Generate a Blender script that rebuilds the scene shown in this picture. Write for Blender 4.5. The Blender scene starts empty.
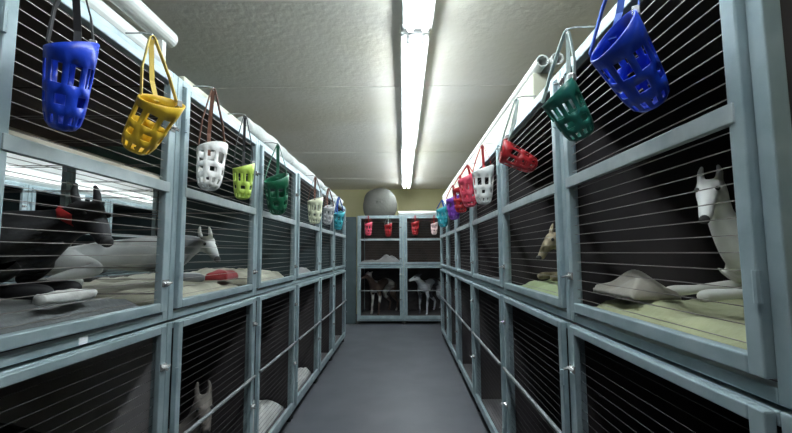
import bpy, bmesh, math, random
from mathutils import Vector, Matrix, Euler
random.seed(7)
PI = math.pi
SC = bpy.context.scene
C = SC.collection

# ------------------------------------------------------------------ materials
def nodes(m):
    m.use_nodes = True
    nt = m.node_tree
    return nt, nt.nodes, nt.links, nt.nodes['Principled BSDF']

def mat(name, col, rough=0.6, metal=0.0, col2=None, scale=8.0, bump=0.0, bscale=60.0, detail=4.0, lo=0.35, hi=0.7, spec=0.5, bdist=0.01, sheen=0.0, stretch=None):
    m = bpy.data.materials.new(name)
    nt, N, L, B = nodes(m)
    B.inputs['Base Color'].default_value = (*col, 1)
    B.inputs['Roughness'].default_value = rough
    B.inputs['Metallic'].default_value = metal
    B.inputs['Specular IOR Level'].default_value = spec
    if sheen: B.inputs['Sheen Weight'].default_value = sheen
    tc = N.new('ShaderNodeTexCoord')
    src = tc.outputs['Object']
    if stretch:
        mp = N.new('ShaderNodeMapping'); mp.inputs['Scale'].default_value = stretch
        L.new(src, mp.inputs['Vector']); src = mp.outputs['Vector']
    if col2:
        n = N.new('ShaderNodeTexNoise'); n.inputs['Scale'].default_value = scale; n.inputs['Detail'].default_value = detail
        r = N.new('ShaderNodeValToRGB')
        r.color_ramp.elements[0].position = lo; r.color_ramp.elements[0].color = (*col, 1)
        r.color_ramp.elements[1].position = hi; r.color_ramp.elements[1].color = (*col2, 1)
        L.new(src, n.inputs['Vector']); L.new(n.outputs['Fac'], r.inputs['Fac']); L.new(r.outputs['Color'], B.inputs['Base Color'])
    if bump:
        n2 = N.new('ShaderNodeTexNoise'); n2.inputs['Scale'].default_value = bscale; n2.inputs['Detail'].default_value = 3
        b = N.new('ShaderNodeBump'); b.inputs['Strength'].default_value = bump; b.inputs['Distance'].default_value = bdist
        L.new(src, n2.inputs['Vector']); L.new(n2.outputs['Fac'], b.inputs['Height']); L.new(b.outputs['Normal'], B.inputs['Normal'])
    return m

def emit(name, col, s):
    m = bpy.data.materials.new(name)
    nt, N, L, B = nodes(m)
    B.inputs['Base Color'].default_value = (*col, 1)
    B.inputs['Emission Color'].default_value = (*col, 1)
    B.inputs['Emission Strength'].default_value = s
    return m

M = {}
M['metal'] = mat('galvanised_frame', (.27, .355, .38), .42, .3, (.37, .455, .48), 14, .12, 90, bdist=.002)
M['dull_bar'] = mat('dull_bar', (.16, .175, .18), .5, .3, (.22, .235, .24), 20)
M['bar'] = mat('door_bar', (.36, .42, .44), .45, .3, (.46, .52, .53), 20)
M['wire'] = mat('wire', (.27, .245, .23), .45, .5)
M['shaded_wire'] = mat('shaded_wire', (.04, .038, .04), .8, 0)  # darker copy of the wire, the lower tier's shade put into its colour
M['steel'] = mat('bright_steel', (.75, .75, .74), .25, .7)
M['roofwood'] = mat('brown_board', (.050, .034, .028), .75, 0, (.075, .05, .04), 6, stretch=(1, 8, 1))
M['black'] = mat('black_board', (.028, .024, .026), .7, 0, (.045, .038, .038), 5)
M['grey'] = mat('grey_board', (.13, .12, .125), .75, 0, (.17, .16, .16), 4)
M['slate'] = mat('slate_board', (.085, .095, .10), .6, 0, (.12, .13, .135), 4)
M['pale_grey'] = mat('pale_grey_board', (.34, .32, .325), .75, 0, (.42, .40, .40), 4)
M['teal'] = mat('teal_board', (.03, .05, .055), .6, 0, (.05, .075, .08), 5)
M['green_board'] = mat('green_board', (.02, .06, .05), .7, 0, (.03, .085, .065), 6)
M['batten'] = mat('pale_timber', (.70, .64, .52), .7, 0, (.58, .53, .42), 10, stretch=(1, 1, 6))
M['white_pipe'] = mat('white_plastic', (.72, .74, .72), .4, 0, (.62, .64, .61), 6)
M['cream_board'] = mat('cream_board', (.66, .66, .52), .6, 0, (.56, .56, .44), 9)
M['dark'] = mat('dark_hollow', (.03, .03, .03), .8)
M['white_enamel'] = mat('white_enamel', (.85, .87, .87), .35)
M['tube'] = emit('fluorescent_tube', (.88, .96, 1.0), 40.0)
M['paper'] = mat('white_paper', (.8, .82, .84), .8)
M['ink'] = mat('grey_print', (.25, .27, .3), .8)

# ------------------------------------------------------------------ mesh helpers
def box(bm, x0, x1, y0, y1, z0, z1):
    ret = bmesh.ops.create_cube(bm, size=1)
    bmesh.ops.scale(bm, vec=(x1-x0, y1-y0, z1-z0), verts=ret['verts'])
    bmesh.ops.translate(bm, vec=((x0+x1)/2, (y0+y1)/2, (z0+z1)/2), verts=ret['verts'])
    return ret['verts']

def tube(bm, pts, r, seg=8, cap=True):
    pts = [Vector(p) for p in pts]
    rings = []
    n = len(pts)
    up = None
    for i, p in enumerate(pts):
        d = (pts[min(i+1, n-1)] - pts[max(i-1, 0)]).normalized()
        if up is None:
            up = Vector((0, 0, 1)) if abs(d.z) < .9 else Vector((1, 0, 0))
        a = d.cross(up).normalized(); b = a.cross(d).normalized(); up = b
        rr = r[i] if isinstance(r, (list, tuple)) else r
        rings.append([bm.verts.new(p + a*math.cos(t)*rr + b*math.sin(t)*rr) for t in [2*PI*k/seg for k in range(seg)]])
    for i in range(n-1):
        for k in range(seg):
            bm.faces.new((rings[i][k], rings[i][(k+1) % seg], rings[i+1][(k+1) % seg], rings[i+1][k]))
    if cap:
        bm.faces.new(rings[0][::-1]); bm.faces.new(rings[-1])

def ribbon(bm, pts, w, t, side):
    """flat strap of width w (along side) and thickness t through pts"""
    pts = [Vector(p) for p in pts]; side = Vector(side).normalized(); n = len(pts); R = []
    for i, p in enumerate(pts):
        d = (pts[min(i+1, n-1)] - pts[max(i-1, 0)]).normalized()
        nn = d.cross(side).normalized()
        R.append([bm.verts.new(p + side*sx*w/2 + nn*sy*t/2) for sx, sy in ((-1, -1), (1, -1), (1, 1), (-1, 1))])
    for i in range(n-1):
        for k in range(4):
            bm.faces.new((R[i][k], R[i][(k+1) % 4], R[i+1][(k+1) % 4], R[i+1][k]))
    bm.faces.new(R[0][::-1]); bm.faces.new(R[-1])

def obj(name, bm, m, parent=None, loc=(0, 0, 0), rot=(0, 0, 0), smooth=False, bevel=0):
    me = bpy.data.meshes.new(name)
    bmesh.ops.recalc_face_normals(bm, faces=bm.faces)
    bm.to_mesh(me); bm.free()
    o = bpy.data.objects.new(name, me); C.objects.link(o)
    me.materials.append(m)
    o.location = loc; o.rotation_euler = rot
    if parent: o.parent = parent
    if smooth:
        for p in me.polygons: p.use_smooth = True
    if bevel:
        b = o.modifiers.new('bevel', 'BEVEL'); b.width = bevel; b.segments = 2; b.limit_method = 'ANGLE'
    return o

def tag(o, label=None, cat=None, group=None, kind=None):
    if label: o['label'] = label
    if cat: o['category'] = cat
    if group: o['group'] = group
    if kind: o['kind'] = kind
    return o

def thing(name, label, cat, loc=(0, 0, 0), rotz=0, group=None):
    o = bpy.data.objects.new(name, None); C.objects.link(o)
    o.empty_display_size = .1
    o.location = loc; o.rotation_euler = (0, 0, rotz)
    return tag(o, label, cat, group)

# ------------------------------------------------------------------ setting
CEIL = 2.48
XL, XR, YB, YF = -4.55, 1.72, 8.1, -2.2
mfloor = mat('grey_floor', (.068, .073, .085), .45, 0, (.095, .10, .112), 3, .05, 40, bdist=.003)
bm = bmesh.new(); box(bm, XL-.1, XR+.1, YF-.1, YB+.1, -.1, 0); tag(obj('floor', bm, mfloor), kind='structure')
mceil = mat('plaster_ceiling', (.86, .83, .76), .85, 0, (.74, .70, .58), .9, .42, 24, bdist=.010)
bm = bmesh.new(); box(bm, XL-.1, XR+.1, YF-.1, YB+.1, CEIL, CEIL+.1); tag(obj('ceiling', bm, mceil), kind='structure')
molive = mat('olive_wall', (.40, .38, .20), .75, 0, (.46, .43, .25), 2, .1, 30)
mdkw = mat('dark_brown_wall', (.10, .085, .08), .8, 0, (.12, .10, .095), 2)
bm = bmesh.new(); box(bm, XL-.1, XR+.1, YB, YB+.1, 0, CEIL); tag(obj('wall_back', bm, molive), kind='structure')
bm = bmesh.new(); box(bm, XR, XR+.1, YF, YB, 0, CEIL); tag(obj('wall_right', bm, molive), kind='structure')
bm = bmesh.new(); box(bm, XL-.1, XL, YF, YB, 0, CEIL); mwhite = mat('white_wall', (.80, .81, .80), .7, 0, (.72, .73, .72), 2)
tag(obj('wall_left', bm, mwhite), kind='structure')
bm = bmesh.new(); box(bm, XL-.1, XR+.1, YF-.1, YF, 0, CEIL); tag(obj('wall_front', bm, mdkw), kind='structure')
# shallow raised seams between ceiling boards
for k, y in enumerate((3.05, 5.1, 6.9)):
    bm = bmesh.new(); box(bm, XL, XR, y-.035, y+.035, CEIL-.006, CEIL)
    tag(obj('trim_%d' % (k+1), bm, mceil, bevel=.003), kind='structure')

# ------------------------------------------------------------------ kennel crates
P = .030          # tube section of the frame
def crate(w, z0, z1, loc, rotz, label, tier, back='solid', side='solid', panel='black', backm=None, sides=None, roofm='roofwood', group=None, depth=1.08, wires=True, hinge_left=True, latch_z=None):
    """front at local y=0 facing -y, width along +x, depth +y"""
    t = thing('kennel_crate', label, 'crate', (loc[0], loc[1], z0), rotz, group)
    h = z1 - z0; g = .002
    bm = bmesh.new()
    x0, x1 = g, w-g
    for x in (x0, x1-P):
        for y in (0, depth-P):
            box(bm, x, x+P, y, y+P, 0, h)
    for z in (0, h-P*.8):
        for y in (0, depth-P): box(bm, x0+P, x1-P, y, y+P, z, z+P*.8)
        for x in (x0, x1-P): box(bm, x, x+P, P, depth-P, z, z+P*.8)
    obj('frame', bm, M['metal'], t, bevel=.003)
    bm = bmesh.new(); box(bm, x0+.004, x1-.004, P+.004, depth-P, .024, .036); obj('floor_panel', bm, M['grey'], t)
    bm = bmesh.new(); box(bm, x0+.004, x1-.004, P+.004, depth-P, h-.036, h-.026); obj('roof_panel', bm, M[roofm], t)
    if back == 'solid':
        bm = bmesh.new(); box(bm, x0+.01, x1-.01, depth-.022, depth-.012, .037, h-.037); obj('back_panel', bm, M[backm or panel], t)
    else:
        bm = bmesh.new(); box(bm, x0+P, x1-P, depth-.03, depth-.005, h-.15, h-.03); obj('back_batten', bm, M['batten'], t)
        bm = bmesh.new()
        n = int(h/.06)
        for k in range(1, n-1): box(bm, x0+P, x1-P, depth-.019, depth-.0165, k*.06, k*.06+.0022)
        obj('back_grille', bm, M['wire'], t)
    for x, s in ((x0+.006, 0), (x1-.016, 1)):
        bm = bmesh.new()
        if (sides[s] if sides else side) == 'solid':
            box(bm, x, x+.009, P+.004, depth-P-.002, .037, h-.037); obj('side_panel', bm, M[panel], t)
        else:
            for k in range(1, 9): box(bm, x+.004, x+.0062, P, depth-P, k*.09, k*.09+.0022)
            obj('side_grille', bm, M['wire'], t)
    # door, standing a little proud of the frame
    a, b = x0+P+.003, x1-P-.003
    za, zb = P*.8+.012, (h-P*.8-.004 if tier == 'upper' else h-.002)
    d0, d1 = (-.014, .012) if tier == 'upper' else (-.020, -.001)
    bm = bmesh.new()
    box(bm, a, a+P, d0, d1, za, zb); box(bm, b-P, b, d0, d1, za, zb)
    box(bm, a+P, b-P, d0, d1, za, za+P*(1 if tier == 'upper' else 1.9)); box(bm, a+P, b-P, d0, d1, zb-P*.8, zb)
    door = obj('door', bm, M['metal'], t, bevel=.003)
    bm = bmesh.new()
    if tier == 'upper':
        zm = 1.425 - z0; box(bm, a+P*.5, b-P*.5, d0-.004, d0+.012, zm-.017, zm+.017)
    else:
        zm = (.56 if hinge_left else .59) - z0; tube(bm, [(a+.004, d0-.008, zm), (b-.004, d0-.008, zm)], .0085, 8)
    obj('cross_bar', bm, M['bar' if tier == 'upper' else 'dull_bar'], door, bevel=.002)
    if wires:
        bm = bmesh.new()
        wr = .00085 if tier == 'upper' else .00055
        z = za+P+.014
        while z < zb-P*.8-.005:
            box(bm, a+P*.7, b-P*.7, .0, 2*wr, z-wr, z+wr)
            z += .029
        obj('wire_mesh', bm, M['wire' if tier == 'upper' else 'shaded_wire'], door)
    lx = b-P*.5 if hinge_left else a+P*.5
    for zl in (latch_z or ((.13, .66) if tier == 'upper' else (.36, .78))):
        bm = bmesh.new()
        tube(bm, [(lx-.02, d0-.008, zl), (lx+.026, d0-.008, zl)], .0045, 8)
        tube(bm, [(lx-.012, d0-.008, zl), (lx-.012, d0-.024, zl-.004)], .004, 6)
        box(bm, lx-.014, lx+.016, d0-.004, d0+.001, zl-.012, zl+.012)
        obj('latch', bm, M['steel'], door)
    hx = a-.002 if hinge_left else b+.002
    for zl in (h*.2, h*.8):
        bm = bmesh.new(); tube(bm, [(hx, d0-.002, zl-.025), (hx, d0-.002, zl+.025)], .006, 8)
        obj('hinge', bm, M['metal'], door)
    if tier == 'lower':
        for x in (x0+.02, x1-.02):
            for y in (.02, depth-.02):
                bm = bmesh.new(); tube(bm, [(x, y, -z0+.001), (x, y, .0)], .018, 8); obj('foot', bm, M['dark'], t)
    return t

FL, FR = -.81, .554
UZ = (.972, 1.84); LZ = (.05, .964)
Lys = [.722, 1.40, 2.21, 3.03, 3.88, 4.66, 5.62]
Rys = [.600, 1.38, 2.25, 3.22, 4.20, 5.08, 5.98]
Lup = ['nearest upper crate of the left row, a blue and a yellow muzzle on its door',
       'upper left-row crate with white and lime muzzles on its door and a grey dog inside',
       'upper left-row crate with a dark green muzzle hanging on its door',
       'fourth upper crate of the left row, a cream muzzle on its door',
       'fifth upper crate of the left row, a pale grey muzzle on its door',
       'farthest upper crate of the left row, with a small teal muzzle']
Llo = ['nearest lower crate of the left row, with a black dog standing inside',
       'second lower crate of the left row, with a dim brown dog inside',
       'third lower crate of the left row, with crumpled pale bedding',
       'fourth lower crate of the left row from the camera',
       'fifth lower crate of the left row from the camera',
       'farthest lower crate of the left row, beside the dark gap']
Rup = ['nearest upper crate of the right row, a white dog looking out of it',
       'second upper crate of the right row, a brindle dog curled inside',
       'third upper crate of the right row, behind the white and pink muzzles',
       'fourth upper crate of the right row, behind the purple muzzle',
       'fifth upper crate of the right row from the camera',
       'farthest upper crate of the right row, behind the teal muzzle']
Rlo = ['nearest lower crate of the right row, dark inside behind wires',
       'second lower crate of the right row from the camera, dark inside',
       'third lower crate of the right row from the camera',
       'fourth lower crate of the right row from the camera',
       'fifth lower crate of the right row from the camera',
       'farthest lower crate of the right row, beside the end rack']
for i in range(6):
    y0, y1 = Lys[i], Lys[i+1]
    up = crate(y1-y0, *UZ, (FL, y0), PI/2, Lup[i], 'upper', back='open' if i < 3 else 'solid', sides=('open', 'open') if i < 2 else (('open', 'solid') if i == 2 else ('solid', 'solid')), panel='teal', backm='slate', roofm='green_board' if i == 2 else 'roofwood', group='left row of stacked kennel crates')
    if i == 0:
        bm = bmesh.new(); box(bm, P+.008, y1-y0-P-.008, .016, .034, .452, .492); obj('timber_rail', bm, M['batten'], up, bevel=.002)
        bm = bmesh.new(); box(bm, .295, .322, -.0018, -.0002, .002, .021); obj('tape_patch', bm, M['paper'], up)
    crate(y1-y0, *LZ, (FL, y0), PI/2, Llo[i], 'lower', panel='pale_grey' if i == 0 else 'black', roofm='black', group='left row of stacked kennel crates')
    y0, y1 = Rys[i], Rys[i+1]
    crate(y1-y0, *UZ, (FR, y1), -PI/2, Rup[i], 'upper', roofm='black', group='right row of stacked kennel crates', hinge_left=False, latch_z=(.15, .80))
    crate(y1-y0, *LZ, (FR, y1), -PI/2, Rlo[i], 'lower', roofm='black', group='right row of stacked kennel crates', hinge_left=False)
YR = 6.95
for x, nm in ((-.79, 'left'), (0.0, 'right')):
    crate(.79, *UZ, (x, YR), 0, 'upper %s crate of the rack across the end of the aisle' % nm, 'upper', panel='roofwood', group='rack across the end of the aisle')
    crate(.79, *LZ, (x, YR), 0, 'lower %s crate of the rack across the end of the aisle' % nm, 'lower', panel='black', roofm='black', group='rack across the end of the aisle')
# the row across the neighbouring aisle, seen through the left crates
NX = -3.42
nl = ['nearest', 'second', 'third', 'fourth', 'farthest']
for i in range(5):
    y0 = 2.6 + i*1.0
    crate(1.0, *UZ, (NX, y0), PI/2, '%s upper crate of the row glimpsed through the left row' % nl[i], 'upper', panel='teal', roofm='teal', group='crates across the neighbouring aisle', wires=False)
    crate(1.0, *LZ, (NX, y0), PI/2, '%s lower crate of the row glimpsed through the left row' % nl[i], 'lower', panel='teal', roofm='teal', group='crates across the neighbouring aisle', wires=False)

# ------------------------------------------------------------------ ceiling lights
def light(x, y0, y1, label, group):
    t = thing('ceiling_light', label, 'light', (x, (y0+y1)/2, CEIL), 0, group)
    l = (y1-y0)/2
    bm = bmesh.new(); box(bm, -.082, .082, -l, l, -.058, 0)
    obj('housing', bm, M['white_enamel'], t, bevel=.006)
    for s in (-1, 1):
        bm = bmesh.new(); tube(bm, [(s*.040, -l+.04, -.077), (s*.040, l-.04, -.077)], .0165, 12); obj('fluorescent_tube', bm, M['tube'], t, smooth=True)
        for e in (-1, 1):
            bm = bmesh.new(); box(bm, s*.040-.014, s*.040+.014, e*(l-.03)-.012, e*(l-.03)+.012, -.096, -.035)
            obj('lamp_holder', bm, M['white_enamel'], t, bevel=.003)
light(.085, -.33, 2.13, 'nearest fluorescent ceiling light above the aisle, running out of the top', 'fluorescent lights in line above the aisle')
light(.075, 2.17, 4.66, 'middle fluorescent ceiling light of the line above the aisle', 'fluorescent lights in line above the aisle')
light(.065, 4.70, 7.45, 'farthest fluorescent ceiling light, ending above the end rack', 'fluorescent lights in line above the aisle')
light(-3.22, 2.3, 4.7, 'nearer fluorescent light of the neighbouring aisle', 'lights of the neighbouring aisle')
light(-3.22, 4.9, 7.3, 'farther fluorescent light of the neighbouring aisle', 'lights of the neighbouring aisle')

# ------------------------------------------------------------------ pipes, boards and rolls on the crate tops
def pipe(name, cat, p0, p1, r, label, m='white_pipe', group=None, hollow=True):
    bm = bmesh.new(); p0, p1 = Vector(p0), Vector(p1); seg = 20
    d = (p1-p0).normalized(); a = d.cross(Vector((0, 0, 1))).normalized(); b = a.cross(d)
    ri = r*.82
    def ring(c, rr): return [bm.verts.new(c + a*math.cos(2*PI*k/seg)*rr + b*math.sin(2*PI*k/seg)*rr - p0) for k in range(seg)]
    R = [ring(p0, ri), ring(p0, r), ring(p1, r), ring(p1, ri)]
    for i in range(4):
        A, B = R[i], R[(i+1) % 4]
        for k in range(seg): bm.faces.new((A[k], A[(k+1) % seg], B[(k+1) % seg], B[k]))
    o = obj(name, bm, M[m], loc=p0, smooth=False)
    return tag(o, label, cat, group)
g1 = 'white pipes on top of the right row'
bm = bmesh.new(); box(bm, .578, .682, 1.74, 5.9, 0, .148)
tag(obj('long_carton', bm, M['cream_board'], loc=(0, 0, 1.842), bevel=.005), 'very long cream carton lying along the top of the right row', 'box')
pipe('plastic_pipe', 'pipe', (.603, 1.68, 2.0175), (.603, 5.9, 2.0175), .027, 'white open-ended pipe on the right row carton, on the aisle side', group=g1)
pipe('plastic_pipe', 'pipe', (.659, 1.66, 2.0175), (.659, 5.9, 2.0175), .027, 'white open-ended pipe on the right row carton, on the far side', group=g1)
g2 = 'white pipes on top of the left row'
pipe('plastic_pipe', 'pipe', (-.862, .74, 1.879), (-.862, 1.33, 1.879), .036, 'lower white pipe on the near end of the left row', group=g2)
pipe('plastic_pipe', 'pipe', (-.862, .70, 1.9895), (-.862, 1.42, 1.9895), .033, 'uppermost thick white pipe on the near end of the left row', group=g2)
for k, (y, lab) in enumerate(((.80, 'nearer'), (1.36, 'farther'))):
    t = thing('pipe_bracket', lab + ' white bracket holding up the top pipe of the left row', 'bracket', (-.862, y, 1.842), 0, 'pipe brackets')
    bm = bmesh.new()
    if k: box(bm, -.020, .020, -.012, .012, 0, .110)
    else: box(bm, -.060, -.042, -.012, .012, 0, .112); box(bm, -.060, .02, -.012, .012, .098, .112)
    obj('upright', bm, M['white_pipe'], t, bevel=.003)
bm = bmesh.new(); box(bm, -.018, .018, 0, .62, 0, .022)
tag(obj('cream_strip', bm, M['cream_board'], loc=(-.835, 1.45, 1.842), bevel=.003), 'short yellowish strip on the left row top above the yellow muzzle', 'strip')

def roll(p0, length, r, label, m, cat, group=None, name='rolled_blanket', axis='y'):
    """soft lumpy roll with a spiral fold at its ends"""
    bm = bmesh.new(); n = 26; seg = 20; rings = []
    rnd = random.Random(label)
    ph = [rnd.uniform(0, 6) for _ in range(4)]
    for i in range(n+1):
        s = i/n; y = s*length
        e = min(1, (min(s, 1-s)*length/.035)**.5) if 0 < s < 1 else .55
        rr = r*(.9 + .06*math.sin(s*9+ph[0]) + .05*math.sin(s*23+ph[1]))*(.55+.45*e)
        ring = []
        for k in range(seg):
            a = 2*PI*k/seg; q = rr*(1+.06*math.sin(3*a+ph[2]+s*4))
            z = r*.88 + math.sin(a)*q*.88; z = max(z, .004)
            ring.append(bm.verts.new((math.cos(a)*q, y, z) if axis == 'y' else (y, math.cos(a)*q, z)))
        rings.append(ring)
    for i in range(n):
        for k in range(seg): bm.faces.new((rings[i][k], rings[i][(k+1) % seg], rings[i+1][(k+1) % seg], rings[i+1][k]))
    bm.faces.new(rings[0]); bm.faces.new(rings[-1])
    return tag(obj(name, bm, m, loc=p0, smooth=True), label, cat, group)
mroll = mat('white_cloth', (.66, .68, .66), .85, 0, (.54, .57, .55), 8, .4, 30, sheen=.2)
roll((-.862, 2.1, 1.842), .85, .060, 'white rolled blanket on the left row top above the lime muzzle', mroll, 'blanket', 'rolled blankets on top of the left row')
roll((-.862, 2.98, 1.842), 1.15, .058, 'white rolled blanket on the left row top above the cream muzzle', mroll, 'blanket', 'rolled blankets on top of the left row')
roll((-.862, 4.2, 1.842), 1.3, .052, 'farthest white rolled blanket on the left row top', mroll, 'blanket', 'rolled blankets on top of the left row')
pipe('plastic_pipe', 'pipe', (-.08, 7.03, 1.882), (.80, 7.03, 1.882), .040, 'long white pipe along the top of the end rack', group=None)
# neighbour row top: bright pipes
gn = 'white pipes on the neighbouring row'
for k, (dx, z) in enumerate(((.03, 1.882), (.115, 1.882), (.2, 1.882), (.072, 1.952), (.158, 1.952))):
    pipe('plastic_pipe', 'pipe', (NX-.02-dx, 2.6, z), (NX-.02-dx, 7.5, z), .040,
         ['front bottom', 'middle bottom', 'rear bottom', 'front upper', 'rear upper'][k] + ' white pipe on the row seen through the left crates', group=gn)

bm = bmesh.new(); box(bm, 0, 1.05, 0, .02, 0, 1.82)  # added dark board, stands in for the shade in this gap
tag(obj('gap_shade_board', bm, M['teal'], loc=(-1.86, 6.97, .001), bevel=.002), 'dark board added for the shade of the gap between left row and end rack', 'board')

# round stuffed dog bed standing on the end rack
t = thing('dog_bed', 'round grey-beige dog bed standing on edge on top of the end rack', 'dog bed', (-.42, 7.30, 1.842), 0)
mbed = mat('taupe_canvas', (.12, .12, .105), .85, 0, (.095, .095, .085), 7, .3, 25)
bm = bmesh.new(); bmesh.ops.create_uvsphere(bm, u_segments=32, v_segments=20, radius=1)
for v in bm.verts:
    x, y, z = v.co
    f = 1+.015*math.sin(5*math.atan2(z, x)+1)
    w = .30*(1 if z > 0 else 1.04)
    q = math.copysign(abs(z)**.75, z); xx = math.copysign(abs(x)**.85, x)
    v.co = (xx*w*f*(1-.05*max(z, 0)), y*.17, max(q*(.31 if z > 0 else .3)*f, -.225)+.225)
obj('cushion', bm, mbed, t, smooth=True)
bm = bmesh.new(); ribbon(bm, [(-.06, -.160, .26), (-.03, -.178, .262), (.03, -.178, .262), (.06, -.160, .26)], .03, .006, (0, 0, 1))
obj('handle', bm, mbed, t)
t = thing('storage_box', 'small cream cardboard box on the end of the left row top', 'box', (-1.09, 5.33, 1.842))
bm = bmesh.new(); box(bm, -.09, .09, -.12, .12, 0, .05); obj('carton', bm, M['cream_board'], t, bevel=.004)
bm = bmesh.new(); box(bm, -.093, .093, -.123, .123, .0505, .062); obj('lid', bm, M['cream_board'], t, bevel=.003)

# ------------------------------------------------------------------ muzzles
mus = {}
def plastic(name, c, rough=.35):
    if name not in mus: mus[name] = mat(name+'_plastic', c, rough, 0, tuple(min(1, k*1.15) for k in c), 20)
    return mus[name]
def muzzle(x, y, z, label, col, strapcol, tilt=0.0, lean=0.0, thin=1.0, turn=0.0, size=1.0, side=1, kind='basket', ztop=1.835, group=None, axis='y'):
    """plastic basket muzzle hanging by its straps from a rail: hook at (x,y,ztop), basket centre at z"""
    t = thing('dog_muzzle', label, 'muzzle', (x, y, ztop), turn, group)
    dz = z - ztop
    rot = Matrix.Rotation(-turn, 3, 'Z') @ Matrix.Rotation(lean, 3, 'Y') @ Matrix.Rotation(turn, 3, 'Z') @ Matrix.Rotation(tilt, 3, 'X')
    bm = bmesh.new(); nu, nv = 24, 12; L = .178*size; rings = []
    prof = [(1, 1.06), (.9, 1.04), (.78, 1.0), (.66, .97), (.54, .93), (.42, .90), (.30, .86), (.18, .80), (.08, .70), (.02, .52), (0, .30), (-.005, .12)]
    for s, r in prof:
        ring = []
        for k in range(nu):
            a = 2*PI*k/nu
            cz = s*L - L/2 + (.10*L*math.cos(a) if s > .95 else 0)      # rim dips at the sides
            p = Vector((math.cos(a)*.051*size*thin*r, math.sin(a)*.046*size*r, cz))
            ring.append(bm.verts.new(rot @ p + Vector((0, 0, dz))))
        rings.append(ring)
    c = bm.verts.new(rot @ Vector((0, 0, -.505*L)) + Vector((0, 0, dz)))
    for i in range(len(prof)-1):
        for k in range(nu):
            hole = (i in (2, 3) and k % 3 != 0) or (i == 5 and k % 4 in (1, 2)) or (i == 7 and k % 2 == 0) or (i == 9 and k % 4 == 1)
            if hole: continue
            bm.faces.new((rings[i][k], rings[i][(k+1) % nu], rings[i+1][(k+1) % nu], rings[i+1][k]))
    for k in range(nu): bm.faces.new((rings[-1][k], rings[-1][(k+1) % nu], c))
    b = obj('basket', bm, plastic(*col), t, smooth=True)
    so = b.modifiers.new('wall', 'SOLIDIFY'); so.thickness = .0045*size; so.offset = 0
    bm = bmesh.new()
    ra = rot @ Vector((.050*size*thin, 0, L*.46)) + Vector((0, 0, dz)); rb = rot @ Vector((-.050*size*thin, 0, L*.46)) + Vector((0, 0, dz))
    top = Vector((0, 0, -.006))
    sw = (0, 1, 0)
    ribbon(bm, [ra, ra*.5+top*.5+Vector((.012, 0, -.01)), top+Vector((.007, 0, 0)), top+Vector((0, 0, .006)), top+Vector((-.007, 0, 0)), rb*.5+top*.5+Vector((-.012, 0, -.01)), rb], .016*size, .003, sw)
    rc = rot @ Vector((0, .043*size, L*.40)) + Vector((0, 0, dz))
    ribbon(bm, [rc, rc*.6+top*.4+Vector((0, .02, -.01)), top+Vector((0, .006, -.02)), top], .014*size, .003, (1, 0, 0))
    obj('strap', bm, plastic(*strapcol, .6) if len(strapcol) == 2 else plastic(*strapcol), t)
    bm = bmesh.new(); box(bm, ra.x-.010, ra.x+.004, ra.y-.011, ra.y+.011, ra.z+.012, ra.z+.030); obj('buckle', bm, M['steel'], t, bevel=.002)
    # wire hook back over the rail
    bm = bmesh.new(); s = side
    dirv = (Vector((s, 0, 0)) if axis == 'y' else Vector((0, s, 0)))
    dirv.rotate(Euler((0, 0, -turn)))
    tube(bm, [Vector((0, 0, -.010)), Vector((0, 0, .004)), dirv*.03+Vector((0, 0, .0105)), dirv*.080+Vector((0, 0, .0105))], .0025, 6)
    obj('hook', bm, M['steel'], t)
    return t
BLUE = ('blue', (.010, .05, .52)); YEL = ('yellow', (.72, .46, .03)); WHT = ('white', (.72, .72, .70)); LIME = ('lime', (.50, .68, .12))
GRN = ('green', (.008, .12, .055)); CREAM = ('cream', (.66, .68, .50)); GRY = ('pale_grey', (.50, .50, .50)); TEAL = ('teal', (.03, .30, .36))
RED = ('red', (.34, .015, .02)); PINK = ('pink', (.62, .07, .12)); PUR = ('purple', (.16, .04, .34)); SEA = ('sea_green', (.015, .13, .095)); MAUVE = ('pinkish_white', (.75, .55, .55))
BLK = ('black_web', (.015, .015, .018)); BRN = ('brown_leather', (.16, .07, .045)); YST = ('yellow_web', (.62, .46, .10)); GST = ('green_web', (.02, .14, .08)); WST = ('white_web', (.38, .45, .43))
RST = ('red_web', (.42, .03, .03)); BST = ('blue_web', (.02, .09, .42))
gL = 'muzzles hanging on the left row'; gR = 'muzzles hanging on the right row'; gE = 'muzzles hanging on the end rack'
ML = FL+.080
def lm(u, v): y = 405*-ML/(403-u); return y, 1.2+(252-v)/405*y
def muzL(u, v, *a, **k): y, z = lm(u, v); return muzzle(ML, y, z, *a, side=-1, group=gL, **k)
muzL(51, 78, 'big blue plastic muzzle on the nearest left crate door', BLUE, BLK, tilt=.25, turn=.5, lean=.12, size=1.02, thin=.8)
muzL(139, 120, 'yellow plastic muzzle on a long yellow strap, left row', YEL, YST, tilt=.35, turn=.9, lean=.35, size=.95, thin=1.1)
muzL(206, 164, 'white plastic muzzle with brown straps, left row', WHT, BRN, tilt=-.35, turn=.7, lean=.15, size=1.0)
muzL(240, 180, 'lime plastic muzzle with black straps, left row', LIME, BLK, tilt=.2, turn=.4, size=.85)
muzL(275, 194, 'dark green plastic muzzle on the left row', GRN, GST, tilt=.5, turn=.2, size=1.25)
muzL(314, 210, 'cream plastic muzzle on the left row', CREAM, BRN, tilt=.2, turn=.3, size=1.15)
muzL(327.5, 214, 'pale grey plastic muzzle next to the cream one, left row', GRY, BRN, tilt=.3, turn=.6, size=1.0)
muzL(338, 220, 'teal plastic muzzle at the far end of the left row', TEAL, BST, tilt=.2, turn=.6, size=1.1)
MR = FR-.080
def muzR(u, v, *a, **k): y = 405*MR/(u-403); z = 1.2+(252-v)/405*y; return muzzle(MR, y, z, *a, side=1, group=gR, **k)
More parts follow.
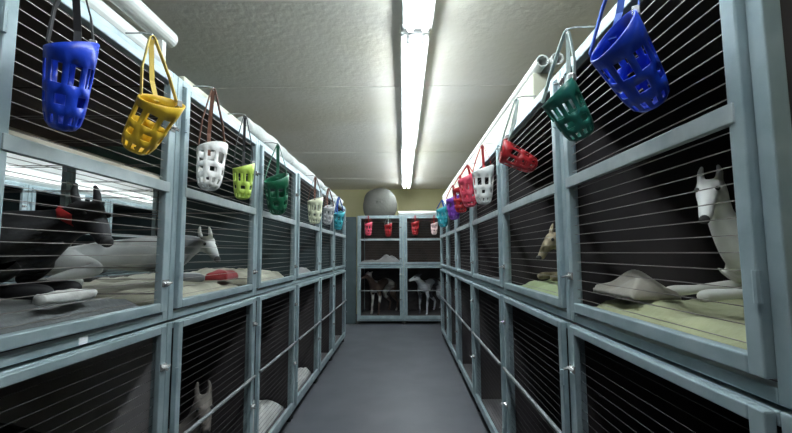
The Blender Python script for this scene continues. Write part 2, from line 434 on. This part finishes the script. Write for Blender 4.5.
muzR(640, 68, 'big blue plastic muzzle on the nearest right crate door', BLUE, BST, tilt=.45, turn=-.6, lean=-.5, size=.98)
muzR(574, 113, 'dark sea green plastic muzzle with pale straps, right row', SEA, WST, tilt=.3, turn=-.9, lean=-.35, size=.84, thin=1.2)
muzR(520, 158, 'dark red plastic muzzle, right row, third from the camera', RED, WST, tilt=0, turn=-.5, lean=-1.1, size=.86)
muzR(484, 186, 'white plastic muzzle behind the dark red one, right row', WHT, RST, tilt=.1, turn=-.3, size=1.15)
muzR(469, 191, 'bright pink plastic muzzle beside the white one, right row', PINK, RST, tilt=.3, turn=-.6, size=1.25)
muzR(461, 199, 'red plastic muzzle between the pink and purple ones', RED, RST, tilt=.2, turn=-.3, size=1.2)
muzR(453.5, 208, 'purple plastic muzzle on the right row', PUR, RST, tilt=.3, turn=-.4, size=1.2)
muzR(442.5, 217, 'teal plastic muzzle at the far end of the right row', TEAL, BST, tilt=.2, turn=-.5, size=1.3)
def muzE(u, z, *a, **k): y = YR-.080; return muzzle((u-403)/405*y, y, z, *a, side=1, group=gE, axis='x', **k)
muzE(368, 1.60, 'pinkish red muzzle at the far left of the end rack', PINK, RST, tilt=.1, size=1.2)
muzE(388, 1.58, 'dark red muzzle with white straps on the end rack', RED, WST, tilt=.2, size=1.2)
muzE(415, 1.61, 'dark red muzzle on the right half of the end rack', RED, RST, tilt=.1, size=1.25)
muzE(434, 1.60, 'pinkish white muzzle at the right edge of the end rack', MAUVE, RST, tilt=.1, size=1.1)

# ------------------------------------------------------------------ dogs
def dog(label, loc, rotz, pts, edges, coat, s=1.0, eyes=None, nose=None, collar=None, group=None, name='greyhound', root='rump'):
    t = thing(name, label, 'dog', loc, rotz, group)
    names = list(pts); idx = {n: i for i, n in enumerate(names)}
    me = bpy.data.meshes.new('body')
    me.from_pydata([tuple(Vector(pts[n][0])*s) for n in names], [(idx[a], idx[b]) for a, b in edges], [])
    o = bpy.data.objects.new('body', me); C.objects.link(o); o.parent = t
    sk = o.modifiers.new('skin', 'SKIN'); sk.use_smooth_shade = True
    if not me.skin_vertices: bpy.context.view_layer.update()
    for n in names:
        sv = me.skin_vertices[0].data[idx[n]] if me.skin_vertices else None
        if sv is None: continue
        r = pts[n][1]
        sv.radius = (r*s, r*s) if not isinstance(r, tuple) else (r[0]*s, r[1]*s)
        sv.use_root = (n == root)
    su = o.modifiers.new('sub', 'SUBSURF'); su.levels = 2; su.render_levels = 2
    me.materials.append(coat)
    for nm, ps, r, mt in (('eye', eyes or [], .0085, M['dark']), ('nose', [nose] if nose else [], .0165, M['dark'])):
        for p in ps:
            bm = bmesh.new(); bmesh.ops.create_uvsphere(bm, u_segments=12, v_segments=8, radius=r*s)
            obj(nm, bm, mt, t, loc=tuple(Vector(p)*s), smooth=True)
    if collar:
        p, d, r, mt = collar
        bm = bmesh.new(); d = Vector(d).normalized(); a = d.cross(Vector((0, 1, 0))).normalized(); b = d.cross(a)
        A = []
        seg = 24
        for h, q in ((-.014, 0), (.014, 0), (.014, .005), (-.014, .005)):
            A.append([bm.verts.new((Vector(p)+d*h+(a*math.cos(2*PI*k/seg)+b*math.sin(2*PI*k/seg))*(r+q))*s) for k in range(seg)])
        for i in range(4):
            for k in range(seg): bm.faces.new((A[i][k], A[i][(k+1) % seg], A[(i+1) % 4][(k+1) % seg], A[(i+1) % 4][k]))
        obj('collar', bm, mt, t, smooth=True)
    return t

def lying(turn=0.0, neck=.30, skull=.35, snoutz=.285, nosez=.24, reach=.0):
    c, sn = math.cos(turn), math.sin(turn)
    sk = Vector((.29, 0, skull))
    def hd(f, l, z): return (sk.x + f*c - l*sn, sk.y + f*sn + l*c, z)
    p = {'rump': ((-.36, 0, .12), .085), 'loin': ((-.2, 0, .15), .072), 'rib': ((-.04, 0, .15), .095), 'chest': ((.12, 0, .155), .10),
         'shoulder': ((.2, 0, .2), .072), 'neck': ((.26, 0, (skull+.2)/2+.01), .045),
         'skull': (tuple(sk), .047), 'brow': (hd(.045, 0, skull-.012), .040), 'snout': (hd(.10, 0, snoutz+.01), .027), 'tip': (hd(.145, 0, nosez), .020)}
    e = [('rump', 'loin'), ('loin', 'rib'), ('rib', 'chest'), ('chest', 'shoulder'), ('shoulder', 'neck'), ('neck', 'skull'), ('skull', 'brow'), ('brow', 'snout'), ('snout', 'tip')]
    for n, s in (('l', 1), ('r', -1)):
        p['eara'+n] = (hd(-.012, s*.027, skull+.045), .014); p['earb'+n] = (hd(-.03, s*.030, skull+.082), .011); p['earc'+n] = (hd(-.035, s*.024, skull+.108), .005)
        e += [('skull', 'eara'+n), ('eara'+n, 'earb'+n), ('earb'+n, 'earc'+n)]
        p['arm'+n] = ((.14, s*.085, .10), .042); p['elbow'+n] = ((.09, s*.10, .045), .03); p['wrist'+n] = ((.30+reach, s*.085, .03), .0185); p['paw'+n] = ((.40+reach, s*.085, .024), .025); p['toe'+n] = ((.435+reach, s*.085, .018), .018)
        e += [('chest', 'arm'+n), ('arm'+n, 'elbow'+n), ('elbow'+n, 'wrist'+n), ('wrist'+n, 'paw'+n), ('paw'+n, 'toe'+n)]
        p['hip'+n] = ((-.34, s*.085, .12), .065); p['knee'+n] = ((-.17, s*.15, .085), .042); p['hock'+n] = ((-.37, s*.165, .035), .02); p['foot'+n] = ((-.23, s*.17, .024), .022)
        e += [('rump', 'hip'+n), ('hip'+n, 'knee'+n), ('knee'+n, 'hock'+n), ('hock'+n, 'foot'+n)]
    p['tail1'] = ((-.45, .02, .08), .02); p['tail2'] = ((-.48, .12, .035), .013); p['tail3'] = ((-.42, .25, .022), .008)
    e += [('rump', 'tail1'), ('tail1', 'tail2'), ('tail2', 'tail3')]
    ey = [hd(.062, .031, skull+.006), hd(.062, -.031, skull+.006)]
    return p, e, ey, hd(.158, 0, nosez+.003)

def standing(headz=.60, headx=.46, turn=0.0):
    p = {'rump': ((-.30, 0, .50), .075), 'loin': ((-.14, 0, .54), .062), 'rib': ((.02, 0, .48), .088), 'chest': ((.16, 0, .45), .095), 'withers': ((.22, 0, .52), .062),
         'neck': ((.32, 0, headz-.04), .043)}
    c, sn = math.cos(turn), math.sin(turn)
    def hd(f, l, z): return (headx-.06 + f*c - l*sn, f*sn + l*c, z)
    p['skull'] = (hd(0, 0, headz), .046); p['brow'] = (hd(.05, 0, headz-.008), .038); p['snout'] = (hd(.115, 0, headz-.03), .026); p['tip'] = (hd(.17, 0, headz-.045), .018)
    e = [('rump', 'loin'), ('loin', 'rib'), ('rib', 'chest'), ('chest', 'withers'), ('withers', 'neck'), ('neck', 'skull'), ('skull', 'brow'), ('brow', 'snout'), ('snout', 'tip')]
    for n, s in (('l', 1), ('r', -1)):
        p['eara'+n] = (hd(-.02, s*.036, headz+.04), .013); p['earb'+n] = (hd(-.06, s*.045, headz+.06), .008)
        e += [('skull', 'eara'+n), ('eara'+n, 'earb'+n)]
        p['arm'+n] = ((.15, s*.07, .38), .038); p['elbow'+n] = ((.12, s*.075, .30), .027); p['wrist'+n] = ((.15, s*.07, .13), .017); p['paw'+n] = ((.15, s*.07, .03), .018); p['toe'+n] = ((.185, s*.07, .016), .017)
        e += [('chest', 'arm'+n), ('arm'+n, 'elbow'+n), ('elbow'+n, 'wrist'+n), ('wrist'+n, 'paw'+n), ('paw'+n, 'toe'+n)]
        p['hip'+n] = ((-.30, s*.07, .44), .062); p['knee'+n] = ((-.21, s*.085, .30), .04); p['hock'+n] = ((-.40, s*.08, .17), .019); p['shank'+n] = ((-.37, s*.08, .05), .016); p['foot'+n] = ((-.335, s*.08, .017), .017)
        e += [('rump', 'hip'+n), ('hip'+n, 'knee'+n), ('knee'+n, 'hock'+n), ('hock'+n, 'shank'+n), ('shank'+n, 'foot'+n)]
    p['tail1'] = ((-.40, 0, .44), .018); p['tail2'] = ((-.42, .01, .32), .011); p['tail3'] = ((-.43, .03, .22), .007)
    e += [('rump', 'tail1'), ('tail1', 'tail2'), ('tail2', 'tail3')]
    return p, e, [hd(.065, .03, headz+.008), hd(.065, -.03, headz+.008)], hd(.186, 0, headz-.043)

coat_white = mat('white_coat', (.80, .81, .78), .8, 0, (.62, .60, .55), 4, .2, 80, bdist=.003, sheen=.2)
coat_brindle = mat('brindle_coat', (.40, .34, .22), .8, 0, (.18, .14, .09), 30, .2, 80, bdist=.003, stretch=(1, .3, .3))
coat_black = mat('black_coat', (.012, .012, .014), .6, 0, (.02, .02, .022), 10, .2, 80, bdist=.003)
coat_brown = mat('brown_white_coat', (.09, .055, .04), .8, 0, (.70, .68, .64), 3.2, .2, 80, lo=.50, hi=.56, bdist=.003, detail=1)
coat_bw = mat('black_white_coat', (.74, .77, .82), .8, 0, (.06, .06, .08), 3.4, .2, 80, lo=.50, hi=.56, bdist=.003, detail=1)
coat_dim = mat('dim_brown_coat', (.10, .085, .075), .8, 0, (.22, .20, .18), 4, .2, 80, bdist=.003)
coat_grey = mat('grey_white_coat', (.62, .64, .62), .8, 0, (.16, .17, .18), 5, .2, 80, lo=.45, hi=.6, bdist=.003, detail=2)
red_web = mat('red_webbing', (.55, .03, .03), .6)

UF = UZ[0]+.037   # upper crate floor height
LF = LZ[0]+.037

# bedding: rumpled slab
def bedding(x0, x1, y0, y1, z, th, label, m, cat='bedding', name='bedding', amp=.012, seed=1, edge=.05, group=None, heap=None):
    bm = bmesh.new(); nx, ny = 26, 26; rnd = random.Random(seed); ph = [rnd.uniform(0, 6) for _ in range(6)]
    w, d = x1-x0, y1-y0; T = []; B = []
    for i in range(nx+1):
        T.append([]); B.append([])
        for j in range(ny+1):
            fx, fy = i/nx, j/ny; x, y = fx*w, fy*d
            e = min(min(fx, 1-fx)*w, min(fy, 1-fy)*d)/edge; e = min(1, e); e = math.sqrt(max(0, 1-(1-e)**2))
            hh = th*(.35+.65*e) + amp*e*(math.sin(x*31+ph[0]+3*math.sin(y*9+ph[1]))*.5+math.sin(y*27+ph[2]+2*math.sin(x*12+ph[3]))*.5+math.sin((x+y)*55+ph[4])*.3)
            if heap:
                for hx, hy, hr, ha in heap: hh += e*ha*math.exp(-((fx-hx)**2+(fy-hy)**2)/hr**2)*(1+.25*math.sin(x*40+y*33+ph[5]))
            T[-1].append(bm.verts.new((x, y, max(hh, .006)))); B[-1].append(bm.verts.new((x, y, 0)))
    for i in range(nx):
        for j in range(ny):
            bm.faces.new((T[i][j], T[i+1][j], T[i+1][j+1], T[i][j+1])); bm.faces.new((B[i][j], B[i][j+1], B[i+1][j+1], B[i+1][j]))
    for i in range(nx):
        bm.faces.new((T[i][0], B[i][0], B[i+1][0], T[i+1][0])); bm.faces.new((T[i][ny], T[i+1][ny], B[i+1][ny], B[i][ny]))
    for j in range(ny):
        bm.faces.new((T[0][j], T[0][j+1], B[0][j+1], B[0][j])); bm.faces.new((T[nx][j], B[nx][j], B[nx][j+1], T[nx][j+1]))
    return tag(obj(name, bm, m, loc=(x0, y0, z), smooth=True), label, cat, group)

def cloth(n, c, c2=None): return mat(n, c, .9, 0, c2 or tuple(k*.75 for k in c), 9, .5, 40, bdist=.006, sheen=.2)
molv = cloth('olive_cloth', (.44, .46, .27)); mtan = cloth('taupe_cloth', (.42, .39, .33)); mcrm = cloth('cream_cloth', (.42, .41, .31)); mgrn = cloth('pale_green_cloth', (.38, .46, .24))
mblk = cloth('black_cloth', (.012, .012, .016)); mpur = cloth('purple_cloth', (.05, .04, .075)); mred = cloth('red_cloth', (.34, .03, .035)); mdgr = cloth('dark_grey_cloth', (.10, .11, .11)); mgry = cloth('grey_cloth', (.30, .30, .30)); mwht = cloth('white_wool', (.62, .62, .60))
z1 = UF+.001
# right row
bedding(.60, 1.58, .66, 1.33, z1, .045, 'olive padded bedding under the white dog', molv, seed=2)
bedding(.61, .735, 1.10, 1.33, z1+.062, .035, 'taupe crumpled blanket beside the white dog', mtan, cat='blanket', name='blanket', seed=3, heap=[(.5, .5, .3, .03)])
p, e, ey, ns = lying(turn=.74, skull=.40, snoutz=.335, nosez=.285, reach=.0)
dog('white greyhound lying with head raised in the nearest right crate', (1.075, 1.15, z1+.058), PI+.05, p, e, coat_white, .74, ey, ns)
bedding(.61, 1.55, 1.45, 2.18, z1, .04, 'pale green bedding in the second right crate', mgrn, seed=4)
p, e, ey, ns = lying(turn=.55, skull=.235, snoutz=.17, nosez=.13, reach=-.07)
dog('brindle greyhound resting its head in the second right crate', (.95, 1.97, z1+.055), PI+.1, p, e, coat_brindle, .8, ey, ns)
# left row, upper
bedding(-1.80, -.87, .80, 1.34, z1, .05, 'dark grey bedding on the floor of the nearest upper left crate', mdgr, seed=5)
p, e, ey, ns = lying(turn=-.9, skull=.24, snoutz=.19, nosez=.16, reach=-.18)
dog('black greyhound with a red collar in the nearest upper left crate', (-1.245, 1.135, z1+.062), .30, p, e, coat_black, 1.0, ey, ns, collar=((.258, 0, .235), (.35, 0, .6), .050, red_web))
roll((-.885, .98, z1+.06), .17, .022, 'small white rolled towel on the bedding before the black dog', mwht, 'towel', name='rolled_towel')
bedding(-1.80, -.87, 1.46, 2.15, z1, .045, 'cream bedding in the second upper left crate', mcrm, seed=6)
bedding(-.985, -.875, 2.01, 2.15, z1+.058, .05, 'dark red crumpled blanket in the corner of the second upper left crate', mred, cat='blanket', name='blanket', seed=16)
p, e, ey, ns = lying(turn=-1.3, skull=.20, snoutz=.15, nosez=.12, reach=-.15)
dog('grey and white greyhound lying in the second upper left crate', (-1.155, 1.80, z1+.06), .55, p, e, coat_grey, .85, ey, ns)
bedding(-1.80, -.87, 2.28, 2.97, z1, .05, 'pale bedding in the third upper left crate', mcrm, seed=8, heap=[(.7, .5, .3, .04)])
bedding(-1.80, -.87, 3.10, 3.82, z1, .05, 'grey bedding in the fourth upper left crate', mgry, seed=9, heap=[(.6, .5, .3, .05)])
# left row, lower
z0 = LF+.001
bedding(-1.80, -.87, .82, 1.34, z0, .05, 'taupe bedding on the floor of the nearest lower left crate', mtan, seed=10)
p, e, ey, ns = standing(headz=.62, headx=.40)
dog('black greyhound standing in the nearest lower left crate', (-1.325, 1.14, z0+.060), PI, p, e, coat_black, 1.0, ey, ns)
bedding(-1.80, -.87, 1.46, 2.15, z0, .05, 'grey bedding in the second lower left crate', mgry, seed=11)
p, e, ey, ns = lying(turn=-1.1, skull=.36, snoutz=.31, nosez=.28, reach=-.08)
dog('dim grey-brown greyhound in the second lower left crate', (-1.21, 1.91, z0+.066), .1, p, e, coat_dim, .95, ey, ns)
bedding(-1.80, -.86, 2.28, 2.97, z0, .07, 'crumpled whitish bedding in the third lower left crate', mwht, seed=12, amp=.02, heap=[(.88, .35, .15, .12), (.8, .7, .14, .08)])
bedding(-1.80, -.86, 3.10, 3.82, z0, .07, 'whitish bedding in the fourth lower left crate', mwht, seed=13, amp=.02, heap=[(.85, .4, .15, .08)])
# end rack
p, e, ey, ns = standing(headz=.66, headx=.40)
dog('brown and white greyhound standing in the lower left crate of the end rack', (-.42, 7.52, z0+.003), -2.15, p, e, coat_brown, 1.08, ey, ns)
p, e, ey, ns = standing(headz=.62, headx=.40, turn=-.4)
dog('white and black greyhound in the lower right crate of the end rack', (.44, 7.50, z0+.003), -2.15, p, e, coat_bw, 1.08, ey, ns)
bedding(-.74, -.06, 7.02, 7.8, z1, .05, 'grey bedding in the upper left crate of the end rack', mgry, seed=15, heap=[(.7, .15, .2, .10)])

# notices hanging on the neighbouring row
for k, (y, z, lab) in enumerate(((4.14, 1.70, 'larger white paper notice on the crates seen through the left row'), (4.36, 1.67, 'narrower white paper notice beside the larger one'))):
    t = thing('paper_notice', lab, 'notice', (NX+.0205, y, z), 0, 'paper notices on the neighbouring row')
    w = .09 if k == 0 else .06
    bm = bmesh.new(); box(bm, 0, .0012, -w, w, -.13, .13); obj('sheet', bm, M['paper'], t)
    bm = bmesh.new()
    for j in range(6): box(bm, .0013, .0019, -w*.75, w*(.7-.12*(j % 3)), .085-j*.034, .093-j*.034)
    obj('print_lines', bm, M['ink'], t)

# ------------------------------------------------------------------ world + camera
w = bpy.data.worlds.new('world'); SC.world = w; w.use_nodes = True
w.node_tree.nodes['Background'].inputs[0].default_value = (.05, .06, .07, 1)
w.node_tree.nodes['Background'].inputs[1].default_value = .3
cd = bpy.data.cameras.new('camera'); cam = bpy.data.objects.new('camera', cd); C.objects.link(cam)
cd.sensor_fit = 'HORIZONTAL'; cd.sensor_width = 36; cd.lens = 36*404.7/792; cd.clip_start = .02
cam.matrix_world = Matrix.Translation((0, 0, 1.20)) @ Matrix.Rotation(.0177, 4, 'Z') @ Matrix.Rotation(PI/2+.0892, 4, 'X') @ Matrix.Rotation(-.005, 4, 'Z')
SC.camera = cam
SC.view_settings.view_transform = 'Standard'; SC.view_settings.look = 'None'; SC.view_settings.gamma = 1
SC.view_settings.exposure = 0.12
SC.view_settings.use_curve_mapping = False
